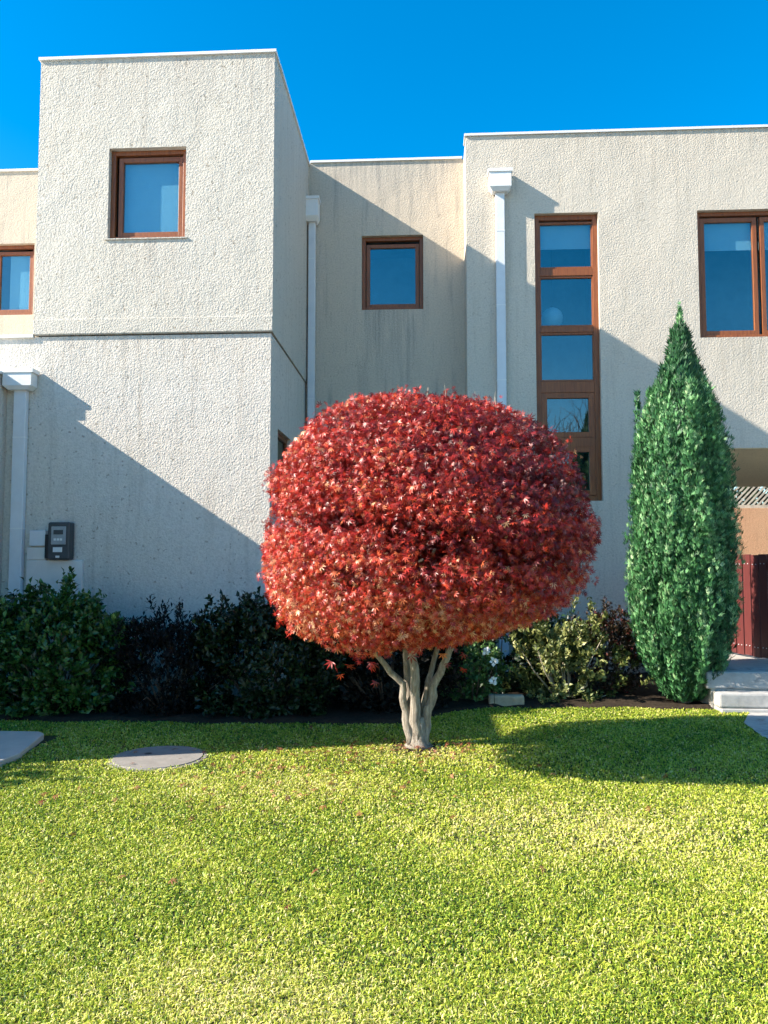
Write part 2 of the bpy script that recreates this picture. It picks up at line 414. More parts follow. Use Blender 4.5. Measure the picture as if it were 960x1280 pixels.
# joint and upper storey
MB().box(-4.52, XC - .03, YF + .03, YM, Z_SLAB - .01, Z_SLAB + .03).build('joint', M['black'], house)
yu = YF - .022; xu = XC + .018
mb = MB(); facade(mb, yu, XL, xu, Z_SLAB + .012, Z_TOP, [UP])
mb.quad((xu, yu, Z_SLAB + .012), (xu, YM + .3, Z_SLAB + .012), (xu, YM + .3, Z_TOP), (xu, yu, Z_TOP))
mb.quad((XL, yu, Z_SLAB + .012), (XL, yu, Z_TOP), (XL, YM + .3, Z_TOP), (XL, YM + .3, Z_SLAB + .012))
mb.quad((XL, yu, Z_TOP), (xu, yu, Z_TOP), (xu, YM + 3, Z_TOP), (XL, YM + 3, Z_TOP))
mb.quad((XL, yu, Z_SLAB + .012), (XL, YM, Z_SLAB + .012), (xu, YM, Z_SLAB + .012), (xu, yu, Z_SLAB + .012))
tag(mb.build('wall', M['stucco_left'], house), 'cream upper storey wall of the left block')
mb = MB(); mb.box(XL - .004, xu + .004, yu - .009, yu + .02, Z_SLAB + .018, 4.345)
mb.build('band', M['stucco_left'], house, bevel=.006)
mb = MB(); mb.box(-6.9, XL - .002, YF - .03, YF + .02, Z_SLAB - .012, Z_SLAB + .02)
mb.build('flashing', M['white_metal'], house)
# middle recess
mb = MB(); facade(mb, YM, -9, .62, 0, Z_MID, [LEFTW, MIDW])
mb.quad((-9, YM, Z_MID), (.62, YM, Z_MID), (.62, YM + 5, Z_MID), (-9, YM + 5, Z_MID))
tag(mb.build('wall', M['stucco_mid'], house), 'beige recessed wall between the two blocks')
# right block
XR = .585
mb = MB(); facade(mb, YR, XR, 9.2, 0, Z_MID, [TALL, RIGHT, PASS], skip_reveal=(2,))
mb.quad((XR, YR, 0), (XR, YR, Z_MID), (XR, YM + .2, Z_MID), (XR, YM + .2, 0))
mb.quad((XR, YR, Z_MID), (9.2, YR, Z_MID), (9.2, 16.2, Z_MID), (XR, 16.2, Z_MID))
mb.quad((3.3, YR, 0), (3.3, YR, 3.058), (3.3, 16.2, 3.058), (3.3, 16.2, 0))
mb.quad((8.6, YR, 0), (8.6, 16.2, 0), (8.6, 16.2, 3.058), (8.6, YR, 3.058))
mb.quad((9.2, YR, 0), (9.2, 16.2, 0), (9.2, 16.2, Z_MID), (9.2, YR, Z_MID))
for x0, x1, z0, z1 in ((XR, 9.2, 3.058, Z_MID), (XR, 3.3, 0, 3.058), (8.6, 9.2, 0, 3.058)):
    mb.quad((x0, 16.2, z0), (x0, 16.2, z1), (x1, 16.2, z1), (x1, 16.2, z0))
tag(mb.build('wall', M['stucco_right'], house), 'sand coloured wall of the right block')
MB().box(3.302, 8.598, YR + .012, 16.19, 3.052, 3.075).build('soffit', M['stucco_tan'], house)
# projecting left wing, beyond the left edge of the picture
XW, YW, ZW = -4.862, 5.26, 3.67
MB().box(-8.5, XW, YW, YF - .004, 0, ZW).build('wall', M['stucco_low'], house)
# white metal copings
def coping(x0, x1, y0, y1, z): MB().box(x0, x1, y0, y1, z, z + .032).build('coping', M['white_metal'], house)
coping(XL - .02, xu + .02, yu - .025, yu + .25, Z_TOP + .002)
coping(xu - .2, xu + .024, yu + .252, YM + 1.2, Z_TOP + .002)
coping(-9, XL - .022, YM - .025, YM + .25, Z_MID + .002)
coping(xu + .026, XR - .022, YM - .025, YM + .25, Z_MID + .002)
coping(XR - .02, 9.22, YR - .025, YR + .25, Z_MID + .004)
coping(-8.52, XW + .02, YW - .02, YF - .006, ZW + .002)

def window(hole, y, panes, recess=.068, sash=.055, frame=.055, name='window', blind=None, room=.9, label=None):
    """timber window in a facade opening: panes = [(x0,x1,z0,z1, with_sash)] glass rectangles"""
    x0, x1, z0, z1 = hole; e = .002; yf = y + recess
    mb = MB(); th = .06
    mb.box(x0 + e, x0 + frame, yf, yf + th, z0 + e, z1 - e); mb.box(x1 - frame, x1 - e, yf, yf + th, z0 + e, z1 - e)
    mb.box(x0 + frame, x1 - frame, yf, yf + th, z1 - frame, z1 - e); mb.box(x0 + frame, x1 - frame, yf, yf + th, z0 + e, z0 + frame)
    w = mb.build(name, M['window_wood'], house, bevel=.004)
    if label: tag(w, label)
    for (a, b_, c, d) in panes:                                   # a sash round each pane
        s = MB(); l_, r_, q, u = a - sash, b_ + sash, c - sash, d + sash; ys0 = yf + .014; t2 = .05
        s.box(l_, a, ys0, ys0 + t2, q, u); s.box(b_, r_, ys0, ys0 + t2, q, u)
        s.box(a, b_, ys0, ys0 + t2, d, u); s.box(a, b_, ys0, ys0 + t2, q, c)
        s.build('sash', M['window_wood'], w, bevel=.004)
        MB().box(a - .004, b_ + .004, ys0 + .026, ys0 + .032, c - .004, d + .004).build('pane', M['glass'], w)
    s = MB(); Y0, Y1 = y + .101, y + room
    s.quad((x0, Y1, z0), (x1, Y1, z0), (x1, Y1, z1), (x0, Y1, z1)); s.quad((x0, Y0, z0), (x0, Y1, z0), (x0, Y1, z1), (x0, Y0, z1))
    s.quad((x1, Y0, z0), (x1, Y0, z1), (x1, Y1, z1), (x1, Y1, z0)); s.quad((x0, Y0, z0), (x1, Y0, z0), (x1, Y1, z0), (x0, Y1, z0))
    s.quad((x0, Y0, z1), (x0, Y1, z1), (x1, Y1, z1), (x1, Y0, z1))
    s.build('room', M['interior'], w)
    for bl in (blind or []):
        MB().box(bl[0], bl[1], y + .16, y + .166, bl[2], bl[3]).build('blind', M['blind'], w)
    return w

w = window(UP, yu, [(-3.56, -2.895, 5.4, 6.25)], blind=[(-3.62, -2.84, 5.34, 6.34)])
MB().box(UP[0] - .03, UP[1] + .035, yu - .018, yu + .066, UP[2] - .011, UP[2] + .001).build('sill', M['stucco_left'], w)
window(MIDW, YM, [(-.82, -.14, 5.365, 6.225)])
window(LEFTW, YM, [(-7.14, -6.68, 5.385, 6.24), (-6.54, -6.075, 5.385, 6.24)], blind=[(-6.42, -6.03, 5.33, 6.3)])
mb_bars = [(1.625, 2.33, 5.645, 6.26), (1.625, 2.33, 4.815, 5.485), (1.625, 2.33, 4.045, 4.68)]
tw = window(TALL, YR, mb_bars, sash=.03, frame=.07, blind=[(1.6, 2.36, 5.93, 6.31)])
yb = YR + .068
for z0, z1 in ((5.516, 5.614), (4.711, 4.784), (3.86, 4.014), (3.10, 3.235)):
    MB().box(TALL[0] + .071, TALL[1] - .071, yb + .003, yb + .058, z0, z1).build('transom', M['window_wood'], tw, bevel=.004)
for (a, b_, c, d) in ((1.69, 2.26, 3.31, 3.785), (1.69, 2.26, 2.50, 3.03)):
    s = MB(); l_, r_, q, u = 1.607, 2.343, c - .073, d + .073
    s.box(l_, a, yb + .006, yb + .06, q, u); s.box(b_, r_, yb + .006, yb + .06, q, u); s.box(a, b_, yb + .006, yb + .06, d, u); s.box(a, b_, yb + .006, yb + .06, q, c)
    s.build('sash', M['window_wood'], tw, bevel=.004)
    MB().box(a - .004, b_ + .004, yb + .04, yb + .046, c - .004, d + .004).build('pane', M['glass'], tw)
window(RIGHT, YR, [(3.885, 4.535, 4.70, 6.235), (4.70, 5.64, 4.70, 6.235)], sash=.06, blind=[(3.83, 4.6, 5.86, 6.31), (4.65, 5.7, 5.86, 6.31)])
# small window in the shaded side wall
a, b_, c, d = SIDE
s = MB(); xf = XC - .05
s.box(xf - .05, xf, a + .002, a + .06, c + .002, d - .002); s.box(xf - .05, xf, b_ - .06, b_ - .002, c + .002, d - .002)
s.box(xf - .05, xf, a + .06, b_ - .06, d - .06, d - .002); s.box(xf - .05, xf, a + .06, b_ - .06, c + .002, c + .06)
sw = s.build('window', M['window_wood'], house, bevel=.004)
MB().box(xf - .03, xf - .024, a + .058, b_ - .058, c + .058, d - .058).build('pane', M['glass'], sw)
MB().box(xf - .6, xf - .3, a - .2, b_ + .2, c - .2, d + .2).build('room', M['interior'], sw)

def downpipe(cx, yw, z_head0, z_head1, z_bot, wh=.34, wp=.125, dp=.075, dh=.17, gap=.012):
    """square pipe with a hopper head against a wall at y = yw"""
    yb_ = yw - gap; p = MB()
    p.box(cx - wp / 2, cx + wp / 2, yb_ - dp, yb_, z_bot, z_head0 + .02)
    o = p.build('downpipe', M['pipe_metal'], house, bevel=.006)
    h = MB(); t = wh / 2
    zm = z_head0 + (z_head1 - z_head0) * .18
    def ring(z, hw, d): return [(cx - hw, yb_ - d, z), (cx + hw, yb_ - d, z), (cx + hw, yb_, z), (cx - hw, yb_, z)]
    rings = [ring(z_head0, t * .62, dh * .72), ring(zm, t * .88, dh * .93), ring(z_head1 - .045, t * .88, dh * .93), ring(z_head1 - .045, t, dh), ring(z_head1, t, dh), ring(z_head1, t * .9, dh * .9), ring(z_head1 - .05, t * .85, dh * .85)]
    for r_ in rings: h.v += r_
    for i in range(len(rings) - 1):
        for j in range(4): h.f.append((i * 4 + j, i * 4 + (j + 1) % 4, i * 4 + 4 + (j + 1) % 4, i * 4 + 4 + j))
    h.f.append((3, 2, 1, 0)); n0 = (len(rings) - 1) * 4; h.f.append((n0, n0 + 1, n0 + 2, n0 + 3))
    h.build('rainwater_head', M['white_metal'], o)
    z = z_head0 - .55
    while z > z_bot + .2:
        MB().box(cx - wp / 2 - .003, cx + wp / 2 + .003, yb_ - dp - .003, yb_ + .001, z, z + .012).build('joint_collar', M['white_metal'], o)
        z -= 1.05
    return o
downpipe(1.052, YR, 6.66, 6.965, .05)
downpipe(-1.672, YM, 6.55, 6.905, .05, wh=.24, wp=.10, dp=.10, dh=.22, gap=.03)
downpipe(-4.668, YF, 3.50, 3.735, .05, wh=.38, wp=.145, dp=.07, dh=.16)

# plaster plinth under the meter belongs to the wall
s = MB(); s.box(-4.555, -3.90, YF - .045, YF + .01, .0, 1.545); s.box(-4.555, -4.325, YF - .046, YF + .01, 1.545, 1.69)
s.build('plinth', M['plinth'], house, bevel=.01)
# electricity meter
mt = thing('electricity_meter', (-4.145, YF, 1.55), 'dark grey electricity meter case on the shaded wall above the shrubs', 'meter')
x0, x1, z0, z1 = -4.275, -4.015, 1.55, 1.975; yb = YF - .125
MB().box(x0, x1, yb, YF - .002, z0, z1).build('case', M['meter_case'], mt, bevel=.02)
MB().box(x0 + .045, x1 - .045, yb - .008, yb + .01, z0 + .17, z1 - .05).build('viewing_panel', M['meter_face'], mt, bevel=.006)
MB().box(x0 + .075, x1 - .075, yb - .012, yb, z1 - .14, z1 - .09).build('display', M['meter_case'], mt)
for k in range(3): MB().box(x0 + .078 + k * .036, x0 + .104 + k * .036, yb - .011, yb, z1 - .21, z1 - .185).build('button', M['meter_label'], mt)
MB().box(x0 + .07, x1 - .085, yb - .006, yb + .01, z0 + .085, z0 + .14).build('label_plate', M['meter_label'], mt)
MB().box(x0 + .105, x1 - .115, yb - .012, yb, z0 + .02, z0 + .045).build('seal', M['meter_label'], mt)
MB().box(x0 - .045, x0 - .004, YF - .09, YF - .002, z0 + .01, z1 - .14).build('bracket', M['black'], mt)
jb = MB().box(-4.52, -4.33, YF - .06, YF - .003, 1.705, 1.885).build('junction_box', M['pipe_metal'], bevel=.008)
tag(jb, 'small pale square junction box left of the meter', 'box')

# paper globe seen through the tall window
gl = MB(); ringn = 10; seg = 16; gc = Vector((1.83, YR + .42, 5.02)); gr = .155
for i in range(ringn + 1):
    a = math.pi * i / ringn
    for j in range(seg):
        t = 2 * math.pi * j / seg; rr = gr * math.sin(a) * (1 + .015 * (i % 2))
        gl.v.append((gc.x + rr * math.cos(t), gc.y + rr * math.sin(t), gc.z + gr * math.cos(a)))
for i in range(ringn):
    for j in range(seg): gl.f.append((i * seg + j, i * seg + (j + 1) % seg, (i + 1) * seg + (j + 1) % seg, (i + 1) * seg + j))
gt = thing('globe_lamp', (gc.x, gc.y, 5.02), 'round pale globe lamp hanging behind the second pane of the tall window', 'lamp')
gl.build('shade', M['blind'], gt, smooth=True)
MB().tube([(gc.x, gc.y, gc.z + gr), (gc.x, gc.y, 6.38)], [.004, .004], 6).build('cord', M['black'], gt)

# ------------------------------------------------------------------ entry fence, rear wall, lattice
fn = thing('plank_fence', (3.9, 9.4, .38), 'maroon timber plank fence on the patio behind the tall cypress', 'fence')
A, B = Vector((3.70, 10.3, 0)), Vector((4.10, 8.62, 0)); d = (B - A); ln = d.length; d.normalize(); nrm = Vector((d.y, -d.x, 0))
if nrm.x > 0: nrm = -nrm
pitch = .150; cnt = int(ln / pitch)
pm = MB().box(-.066, .066, -.011, .011, 0, 1.20); me = bpy.data.meshes.new('plank'); me.from_pydata(pm.v, [], pm.f); me.materials.append(M['fence_red'])
nail = MB(); nail.tube([(0, -.012, 0), (0, -.017, 0)], [.006, .006], 6)
nm = bpy.data.meshes.new('nail'); nm.from_pydata(nail.v, [], nail.f); nm.materials.append(M['pipe_metal'])
ang = math.atan2(d.y, d.x)
for i in range(cnt):
    p = A + d * (pitch * (i + .5)) + nrm * .03
    o = bpy.data.objects.new('plank', me); COL.objects.link(o); o.parent = fn; OFF[o.name] = Vector()
    o.location = (p.x - 3.9, p.y - 9.4, .03 + random.uniform(-.006, .006)); o.rotation_euler = (0, random.uniform(-.004, .004), ang)
    for dz in (.115, 1.09):
        for dx in (-.03, .03):
            q = bpy.data.objects.new('nail', nm); COL.objects.link(q); q.parent = o; q.location = (dx, 0, dz)
for z in (.5, 1.44):
    c = [A - nrm * .02, B - nrm * .02, B + nrm * .016, A + nrm * .016]
    mb = MB(); mb.v = [(p.x, p.y, z) for p in c] + [(p.x, p.y, z + .08) for p in c]
    mb.f = [(0, 3, 2, 1), (4, 5, 6, 7), (0, 1, 5, 4), (1, 2, 6, 5), (2, 3, 7, 6), (3, 0, 4, 7)]
    mb.build('rail', M['fence_red'], fn)
for p in (A, B):
    q = p - nrm * .07; MB().box(q.x - .04, q.x + .04, q.y - .04, q.y + .04, .38, 1.58).build('post', M['fence_red'], fn)

YB = 20.0
bw = MB().box(4.5, 13, YB, YB + .25, 0, 2.86).build('boundary_wall', M['stucco_orange'])
tag(bw, 'rough orange stucco boundary wall seen through the passage', 'wall')
lt = thing('lattice_screen', (8.5, YB, 2.865), 'pale diagonal timber lattice on top of the orange boundary wall', 'lattice')
mb = MB(); x = 4.6
while x < 12.9:
    for sgn, yo in ((1, 0),):
        h0, h1 = 2.95, 3.60; run = .62
        xa, xb = (x, x + run) if sgn > 0 else (x + run, x)
        wv_ = .03
        n0 = len(mb.v)
        for (xx, zz) in ((xa - wv_, h0), (xa + wv_, h0), (xb + wv_, h1), (xb - wv_, h1)):
            mb.v += [(xx, YB + .08 + yo, zz), (xx, YB + .10 + yo, zz)]
        mb.f += [(n0, n0 + 2, n0 + 4, n0 + 6), (n0 + 1, n0 + 7, n0 + 5, n0 + 3), (n0, n0 + 1, n0 + 3, n0 + 2), (n0 + 2, n0 + 3, n0 + 5, n0 + 4), (n0 + 4, n0 + 5, n0 + 7, n0 + 6), (n0 + 6, n0 + 7, n0 + 1, n0)]
    x += .13
tag(mb.build('slats', M['lattice_wood'], lt), kind='stuff')
MB().box(4.5, 13, YB + .06, YB + .14, 2.865, 2.945).build('rail', M['lattice_wood'], lt)
MB().box(4.5, 13, YB + .06, YB + .14, 3.602, 3.66).build('rail', M['lattice_wood'], lt)

# ------------------------------------------------------------------ concrete cover and stone in the lawn
cv = thing('manhole_cover', (-2.09, 6.0, 0), 'round concrete manhole cover set flush in the lawn', 'manhole cover')
def disc(cx, cy, r, z0, z1, k=40):
    mb = MB(); 
    for z, f in ((z0, 1), (z1 - .008, 1), (z1, .985)):
        for j in range(k):
            a = 2 * math.pi * j / k; mb.v.append((cx + r * f * math.cos(a), cy + r * f * math.sin(a), z))
    for i in range(2):
        for j in range(k): mb.f.append((i * k + j, i * k + (j + 1) % k, (i + 1) * k + (j + 1) % k, (i + 1) * k + j))
    mb.f.append(tuple(range(2 * k, 3 * k))); return mb
disc(-2.09, 6.0, .345, 0, .018).build('slab', M['concrete'], cv)
mb = MB(); k = 40
for r_, z in ((.348, 0), (.348, .012), (.375, .010), (.385, 0)):
    for j in range(k):
        a = 2 * math.pi * j / k; mb.v.append((-2.09 + r_ * math.cos(a), 6.0 + r_ * math.sin(a), z))
for i in range(3):
    for j in range(k): mb.f.append((i * k + (j + 1) % k, i * k + j, (i + 1) * k + j, (i + 1) * k + (j + 1) % k))
mb.build('rim', M['concrete'], cv)
disc(-2.2, 6.08, .028, .012, .0195, 14).build('lifting_hole', M['black'], cv)
sb = MB().box(.66, 1.03, 8.22, 8.34, .0, .125).build('edging_stone', M['stone'], bevel=.02)
tag(sb, 'single tan edging stone below the white flowers at the bed edge', 'stone')

# ------------------------------------------------------------------ maple
# leaf templates (tip +Y, normal +Z)
def maple_leaf():
    V = [(0, 0, 0)]; T = []
    for ang, ln_ in ((0, 1.0), (38, .92), (-38, .92), (82, .68), (-82, .68)):
        a = R(ang); dx, dy = math.sin(a), math.cos(a); px_, py_ = dy, -dx; w = .098 * (ln_ ** .5)
        n = len(V); dz = -.30 * ln_ ** 2
        V += [(dx * .48 * ln_ + px_ * w, dy * .48 * ln_ + py_ * w, dz * .15 - .02), (dx * .48 * ln_ - px_ * w, dy * .48 * ln_ - py_ * w, dz * .15 - .02), (dx * ln_, dy * ln_, dz)]
        T += [(0, n, n + 1), (n, n + 2, n + 1)]
    return np.array(V), np.array(T)
ML = maple_leaf()
def blade_leaf(w=.28, fold=.12, droop=.15):
    V = np.array([(0, 0, 0), (-w, .5, fold), (0, .5, 0), (w, .5, fold), (0, 1, -droop)])
    return V, np.array([(0, 2, 1), (0, 3, 2), (1, 2, 4), (2, 3, 4)])
BL = blade_leaf(); BLN = blade_leaf(.17, .06, .1)

mp = thing('maple_tree', (-.07, 6.5, 0), 'clipped round red maple with several pale stems on the lawn', 'tree')
CC = np.array([.005, 5.95, 1.82]); CR = np.array([1.165, 1.05, .915])
def lobes(d, f=3.1):
    return (np.sin(d[:, 0] * f + 1.3) * np.sin(d[:, 1] * f * 1.3 + .4) + np.sin(d[:, 2] * f * 1.2 + d[:, 0] * 2.2))
def crown_pts(n, f0, f1):
    d = sphere_dirs(n); p = np.where(d[:, 2] > 0, 2.35, 2.9)
    q = (np.abs(d) ** p[:, None]).sum(1) ** (-1 / p)
    f = f1 - (f1 - f0) * rng.random(n) ** 1.3
    f = f * (1 + .020 * lobes(d) + .012 * lobes(d, 9.0))
    loc = d * q[:, None] * f[:, None]
    # round off the shoulders, flatten the underside and let it sag to the left
    loc[:, 2] = np.where(loc[:, 2] > 0, loc[:, 2] * (1.07 - .06 * loc[:, 0] ** 2), loc[:, 2] * (.97 - .11 * loc[:, 0]))
    nrm_ = unit(np.sign(d) * np.abs(loc) ** 1.6)
    return CC + loc * CR, nrm_, loc
n = 88000
pos, nr, loc = crown_pts(n, .70, 1.03)
# a ragged hole at the front and thinned underside
hole = ((pos[:, 0] - .03) ** 2 / .11 ** 2 + (pos[:, 2] - 1.57 - .3 * (pos[:, 0] - .03)) ** 2 / .075 ** 2 < rng.uniform(.4, 1.6, n)) & (nr[:, 1] < 0)
keep = ~(hole & (rng.random(n) < .93)); keep &= ~((loc[:, 2] < -.9) & (rng.random(n) < .25))
patch = .7 * lobes(unit(loc), 6.0) + .6 * lobes(unit(loc), 13.0) + .5 * lobes(unit(loc), 27.0)
keep &= ~((patch < -.75) & (rng.random(n) < .72))
pos, nr, loc, patch = pos[keep], nr[keep], loc[keep], patch[keep]; n = len(pos)
tip = nr * .5 + np.array([0, 0, -.6]) + rng.normal(size=(n, 3)) * .65
nor = nr * .8 + np.array([0, 0, .45]) + rng.normal(size=(n, 3)) * .70
sz = .023 + .027 * rng.random(n) ** 1.4
rd = np.clip(.45 + .12 * patch + rng.normal(size=n) * .24 + .22 * np.clip(-loc[:, 2], -.3, 1) - .30 * np.clip(loc[:, 0] + .2, 0, 1) * np.clip(loc[:, 2] + .5, 0, 1) + .10 * np.clip(-loc[:, 0], 0, 1), 0, 1)  # patchy leaf colour, with shade on the upper right put into it too
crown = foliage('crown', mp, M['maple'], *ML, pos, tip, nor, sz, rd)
kk = 260; ep, en, el = crown_pts(kk, 1.0, 1.035); per_ = 9
ep2 = np.repeat(ep, per_, 0) + np.repeat(en, per_, 0) * rng.uniform(0, .045, kk * per_)[:, None] + rng.normal(size=(kk * per_, 3)) * .018
foliage('loose_sprigs', mp, M['maple'], *ML, ep2, np.repeat(en, per_, 0) * .8 + rng.normal(size=(kk * per_, 3)) * .6, np.repeat(en, per_, 0) + rng.normal(size=(kk * per_, 3)) * .8, rng.uniform(.020, .040, kk * per_), np.clip(rng.normal(.5, .22, kk * per_), 0, 1))
# inner foliage so the crown is not see-through
ip, inr, il = crown_pts(9000, .45, .80)
foliage('inner_leaves', mp, M['maple'], *ML, ip, inr * .5 + rng.normal(size=(9000, 3)) * .6, inr + rng.normal(size=(9000, 3)) * .7, rng.uniform(.06, .10, 9000), np.clip(rng.random(9000) * .3, 0, 1))  # darkest reds only: the shade in the crown gaps is put into the colour
# a few straggling leaves under the crown
k = 14
sp = np.stack([rng.uniform(-.75, .35, k), rng.uniform(5.5, 6.2, k), rng.uniform(.62, .86, k)], 1)
foliage('hanging_leaves', mp, M['maple'], *ML, sp, rng.normal(size=(k, 3)) * .4 + np.array([0, 0, -1]), rng.normal(size=(k, 3)) + np.array([0, -1, .3]), rng.uniform(.05, .075, k), rng.random(k))
# stems
def wiggle(pts, k=4, amp=.012):
    out = []
    P = [Vector(p) for p in pts]
    for i in range(len(P) - 1):
        for t in range(k):
            q = P[i].lerp(P[i + 1], t / k)
            if out: q = q + Vector((random.uniform(-amp, amp), random.uniform(-amp, amp), 0))
            out.append(q)
    out.append(P[-1]); return out
def stem(pts, r0, r1, name='stem', amp=.012, k=10):
    P = wiggle(pts, 4, amp); n_ = len(P)
    rad = [.76 * (r0 + (r1 - r0) * (i / (n_ - 1)) ** .8) for i in range(n_)]
    return MB().tube(P, rad, k, wob=.14).build(name, M['bark'], mp, smooth=True)
bx, by = -.07, 6.5
MB().tube([(bx, by, -.03), (bx, by, .03), (bx - .005, by, .12), (bx, by - .01, .25)], [.165, .095, .074, .062], 14, wob=.16).build('trunk', M['bark'], mp, smooth=True)
stem([(bx - .05, by - .02, .02), (bx - .10, by - .03, .30), (bx - .13, by - .06, .52), (bx - .30, by - .12, .72), (bx - .55, by - .3, 1.0)], .058, .022)
stem([(bx - .005, by - .03, .05), (bx - .02, by - .05, .40), (bx - .035, by - .10, .75), (bx + .02, by - .3, 1.35), (bx + .1, by - .45, 1.9)], .070, .030)
stem([(bx - .035, by + .02, .1), (bx - .07, by + .03, .45), (bx - .10, by - .02, .8), (bx - .25, by - .3, 1.4)], .05, .024)
stem([(bx + .05, by, .03), (bx + .09, by, .30), (bx + .15, by - .02, .55), (bx + .27, by - .05, .80), (bx + .42, by - .12, 1.0), (bx + .7, by - .3, 1.4)], .060, .026)
stem([(bx + .03, by + .03, .1), (bx + .07, by + .04, .45), (bx + .16, by + .05, .75), (bx + .30, by - .5, 1.5)], .046, .02)
stem([(bx + .0, by - .25, 1.2), (bx + .10, by - .9, 1.45), (bx + .13, by - 1.35, 1.62)], .03, .012)
stem([(bx + .0, by - .3, 1.3), (bx + .25, by - 1.0, 1.6), (bx + .30, by - 1.4, 1.85)], .028, .01)
stem([(bx - .2, by - .3, 1.2), (bx - .05, by - 1.0, 1.5), (bx + .05, by - 1.45, 1.55)], .022, .01)
# bare shoots above the clipped top
tw_ = MB()
for i in range(12):
    a = random.uniform(0, 6.28); rr = random.uniform(0, .8); x = CC[0] + rr * math.cos(a); y = CC[1] + rr * math.sin(a)
    z = CC[2] + 1.0 - .28 * rr ** 2; hgt = random.uniform(.02, .09)
    tw_.tube([(x, y, z - .1), (x + random.uniform(-.03, .03), y, z + hgt)], [.003, .0012], 4)
tag(tw_.build('shoots', M['pale_twig'], mp), kind='stuff')

# ------------------------------------------------------------------ cypress
cy = thing('cypress_tree', (2.76, 8.5, 0), 'tall narrow green cypress against the sand coloured wall', 'tree')
prof_z = np.array([0, .12, .45, .9, 1.5, 2.1, 2.6, 3.05, 3.4, 3.65, 3.92, 4.16]); prof_r = np.array([.10, .25, .43, .52, .545, .525, .49, .425, .30, .165, .09, .015])
cx0, cy0 = 2.76, 8.5
lean = lambda z: (.012 * z)
tuft_v = []; tuft_t = []
for a, l_, tz in ((0, 1, 0), (22, .8, .10), (-24, .72, -.10)):
    dx, dy = math.sin(R(a)), math.cos(R(a)); n0 = len(tuft_v); w = .085
    tuft_v += [(0, 0, 0), (dx * .55 * l_ + dy * w, dy * .55 * l_ - dx * w, tz), (dx * .55 * l_ - dy * w, dy * .55 * l_ + dx * w, tz), (dx * l_, dy * l_, tz * 1.7)]
    tuft_t += [(n0, n0 + 1, n0 + 2), (n0 + 1, n0 + 3, n0 + 2)]
TF = (np.array(tuft_v), np.array(tuft_t))
npl = 620
zc = 4.2 * rng.random(npl) ** .92; th = rng.uniform(0, 2 * math.pi, npl)
# sample by area: reject by radius
ok = rng.random(npl * 6); zc = 4.06 * rng.random(npl * 6); th = rng.uniform(0, 2 * math.pi, npl * 6)
sel = ok < (np.interp(zc, prof_z, prof_r) / .62 + .06); zc, th = zc[sel], th[sel]
npl = len(zc); per = 29
pr_ = np.interp(zc, prof_z, prof_r) * (rng.uniform(.66, 1.07, npl) + .07 * np.sin(th * 9 + zc * 1.1 + np.sin(zc * 3)))
hh = rng.uniform(.25, .70, npl); pr0 = rng.uniform(.022, .048, npl)
u = rng.random((npl, per)); ph = rng.uniform(0, 2 * math.pi, (npl, per))
spin = np.sin(np.pi * (u * .92 + .06)) ** .7
ct, st_ = np.cos(th)[:, None], np.sin(th)[:, None]
px_ = pr_[:, None] * ct + pr0[:, None] * spin * np.cos(ph) - .05 * u * ct; py_ = pr_[:, None] * st_ + pr0[:, None] * spin * np.sin(ph) - .05 * u * st_
pz = zc[:, None] + (u - .45) * hh[:, None]
shr = np.clip(np.interp(pz, prof_z, prof_r) / (np.interp(zc, prof_z, prof_r)[:, None] + .01), .3, 1.05)
P3 = np.stack([cx0 + lean(pz) + px_ * shr, cy0 + py_ * shr, np.maximum(pz, .05)], -1).reshape(-1, 3)
nn = len(P3)
out_ = np.stack([np.cos(ph) * .7 + ct, np.sin(ph) * .7 + st_, np.zeros_like(ph)], -1).reshape(-1, 3)
tipd = unit(out_) * .35 + np.array([0, 0, 1]) + rng.normal(size=(nn, 3)) * .28
nrmc = unit(out_) + rng.normal(size=(nn, 3)) * .32
rc = np.clip(.42 + .75 * (pr_ / (np.interp(zc, prof_z, prof_r) + .02) - .9).repeat(per) + .55 * (u.reshape(-1) - .5) + np.repeat(rng.normal(size=npl) * .10, per) + rng.normal(size=nn) * .14, 0, 1)  # outer tufts lighter, deeper ones darker: crevice shade put into the colour
# second, thinner leader on the left
for lx, ly, z0_, z1_ in ((-.37, .20, 2.0, 3.42), (-.22, .26, 2.6, 3.46)):
    m2 = 420; u2 = rng.random(m2); a2 = rng.uniform(0, 6.28, m2); r2 = .075 * (1 - u2 * .75)
    P3 = np.concatenate([P3, np.stack([cx0 + lx + r2 * np.cos(a2), cy0 + ly + r2 * np.sin(a2), z0_ + (z1_ - z0_) * u2], -1)])
    tipd = np.concatenate([tipd, np.array([0, 0, 1]) + rng.normal(size=(m2, 3)) * .25]); nrmc = np.concatenate([nrmc, np.stack([np.cos(a2), np.sin(a2), 0 * a2], -1)]); rc = np.concatenate([rc, rng.random(m2) * .6])
nn = len(P3)
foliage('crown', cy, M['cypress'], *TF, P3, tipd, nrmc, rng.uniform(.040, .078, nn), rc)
nb = 9000; zb = 4.0 * rng.random(nb); tb = rng.uniform(0, 2 * math.pi, nb); rb = np.interp(zb, prof_z, prof_r) * rng.uniform(.55, .9, nb)
pb = np.stack([cx0 + lean(zb) + rb * np.cos(tb), cy0 + rb * np.sin(tb), zb + .06], -1)
foliage('inner_foliage', cy, M['cypress'], *TF, pb, np.array([0, 0, 1]) + rng.normal(size=(nb, 3)) * .3, np.stack([np.cos(tb), np.sin(tb), 0 * tb], -1) + rng.normal(size=(nb, 3)) * .4, rng.uniform(.09, .14, nb), rng.random(nb) * .25)  # darkest greens only, inner shade painted into the foliage colour
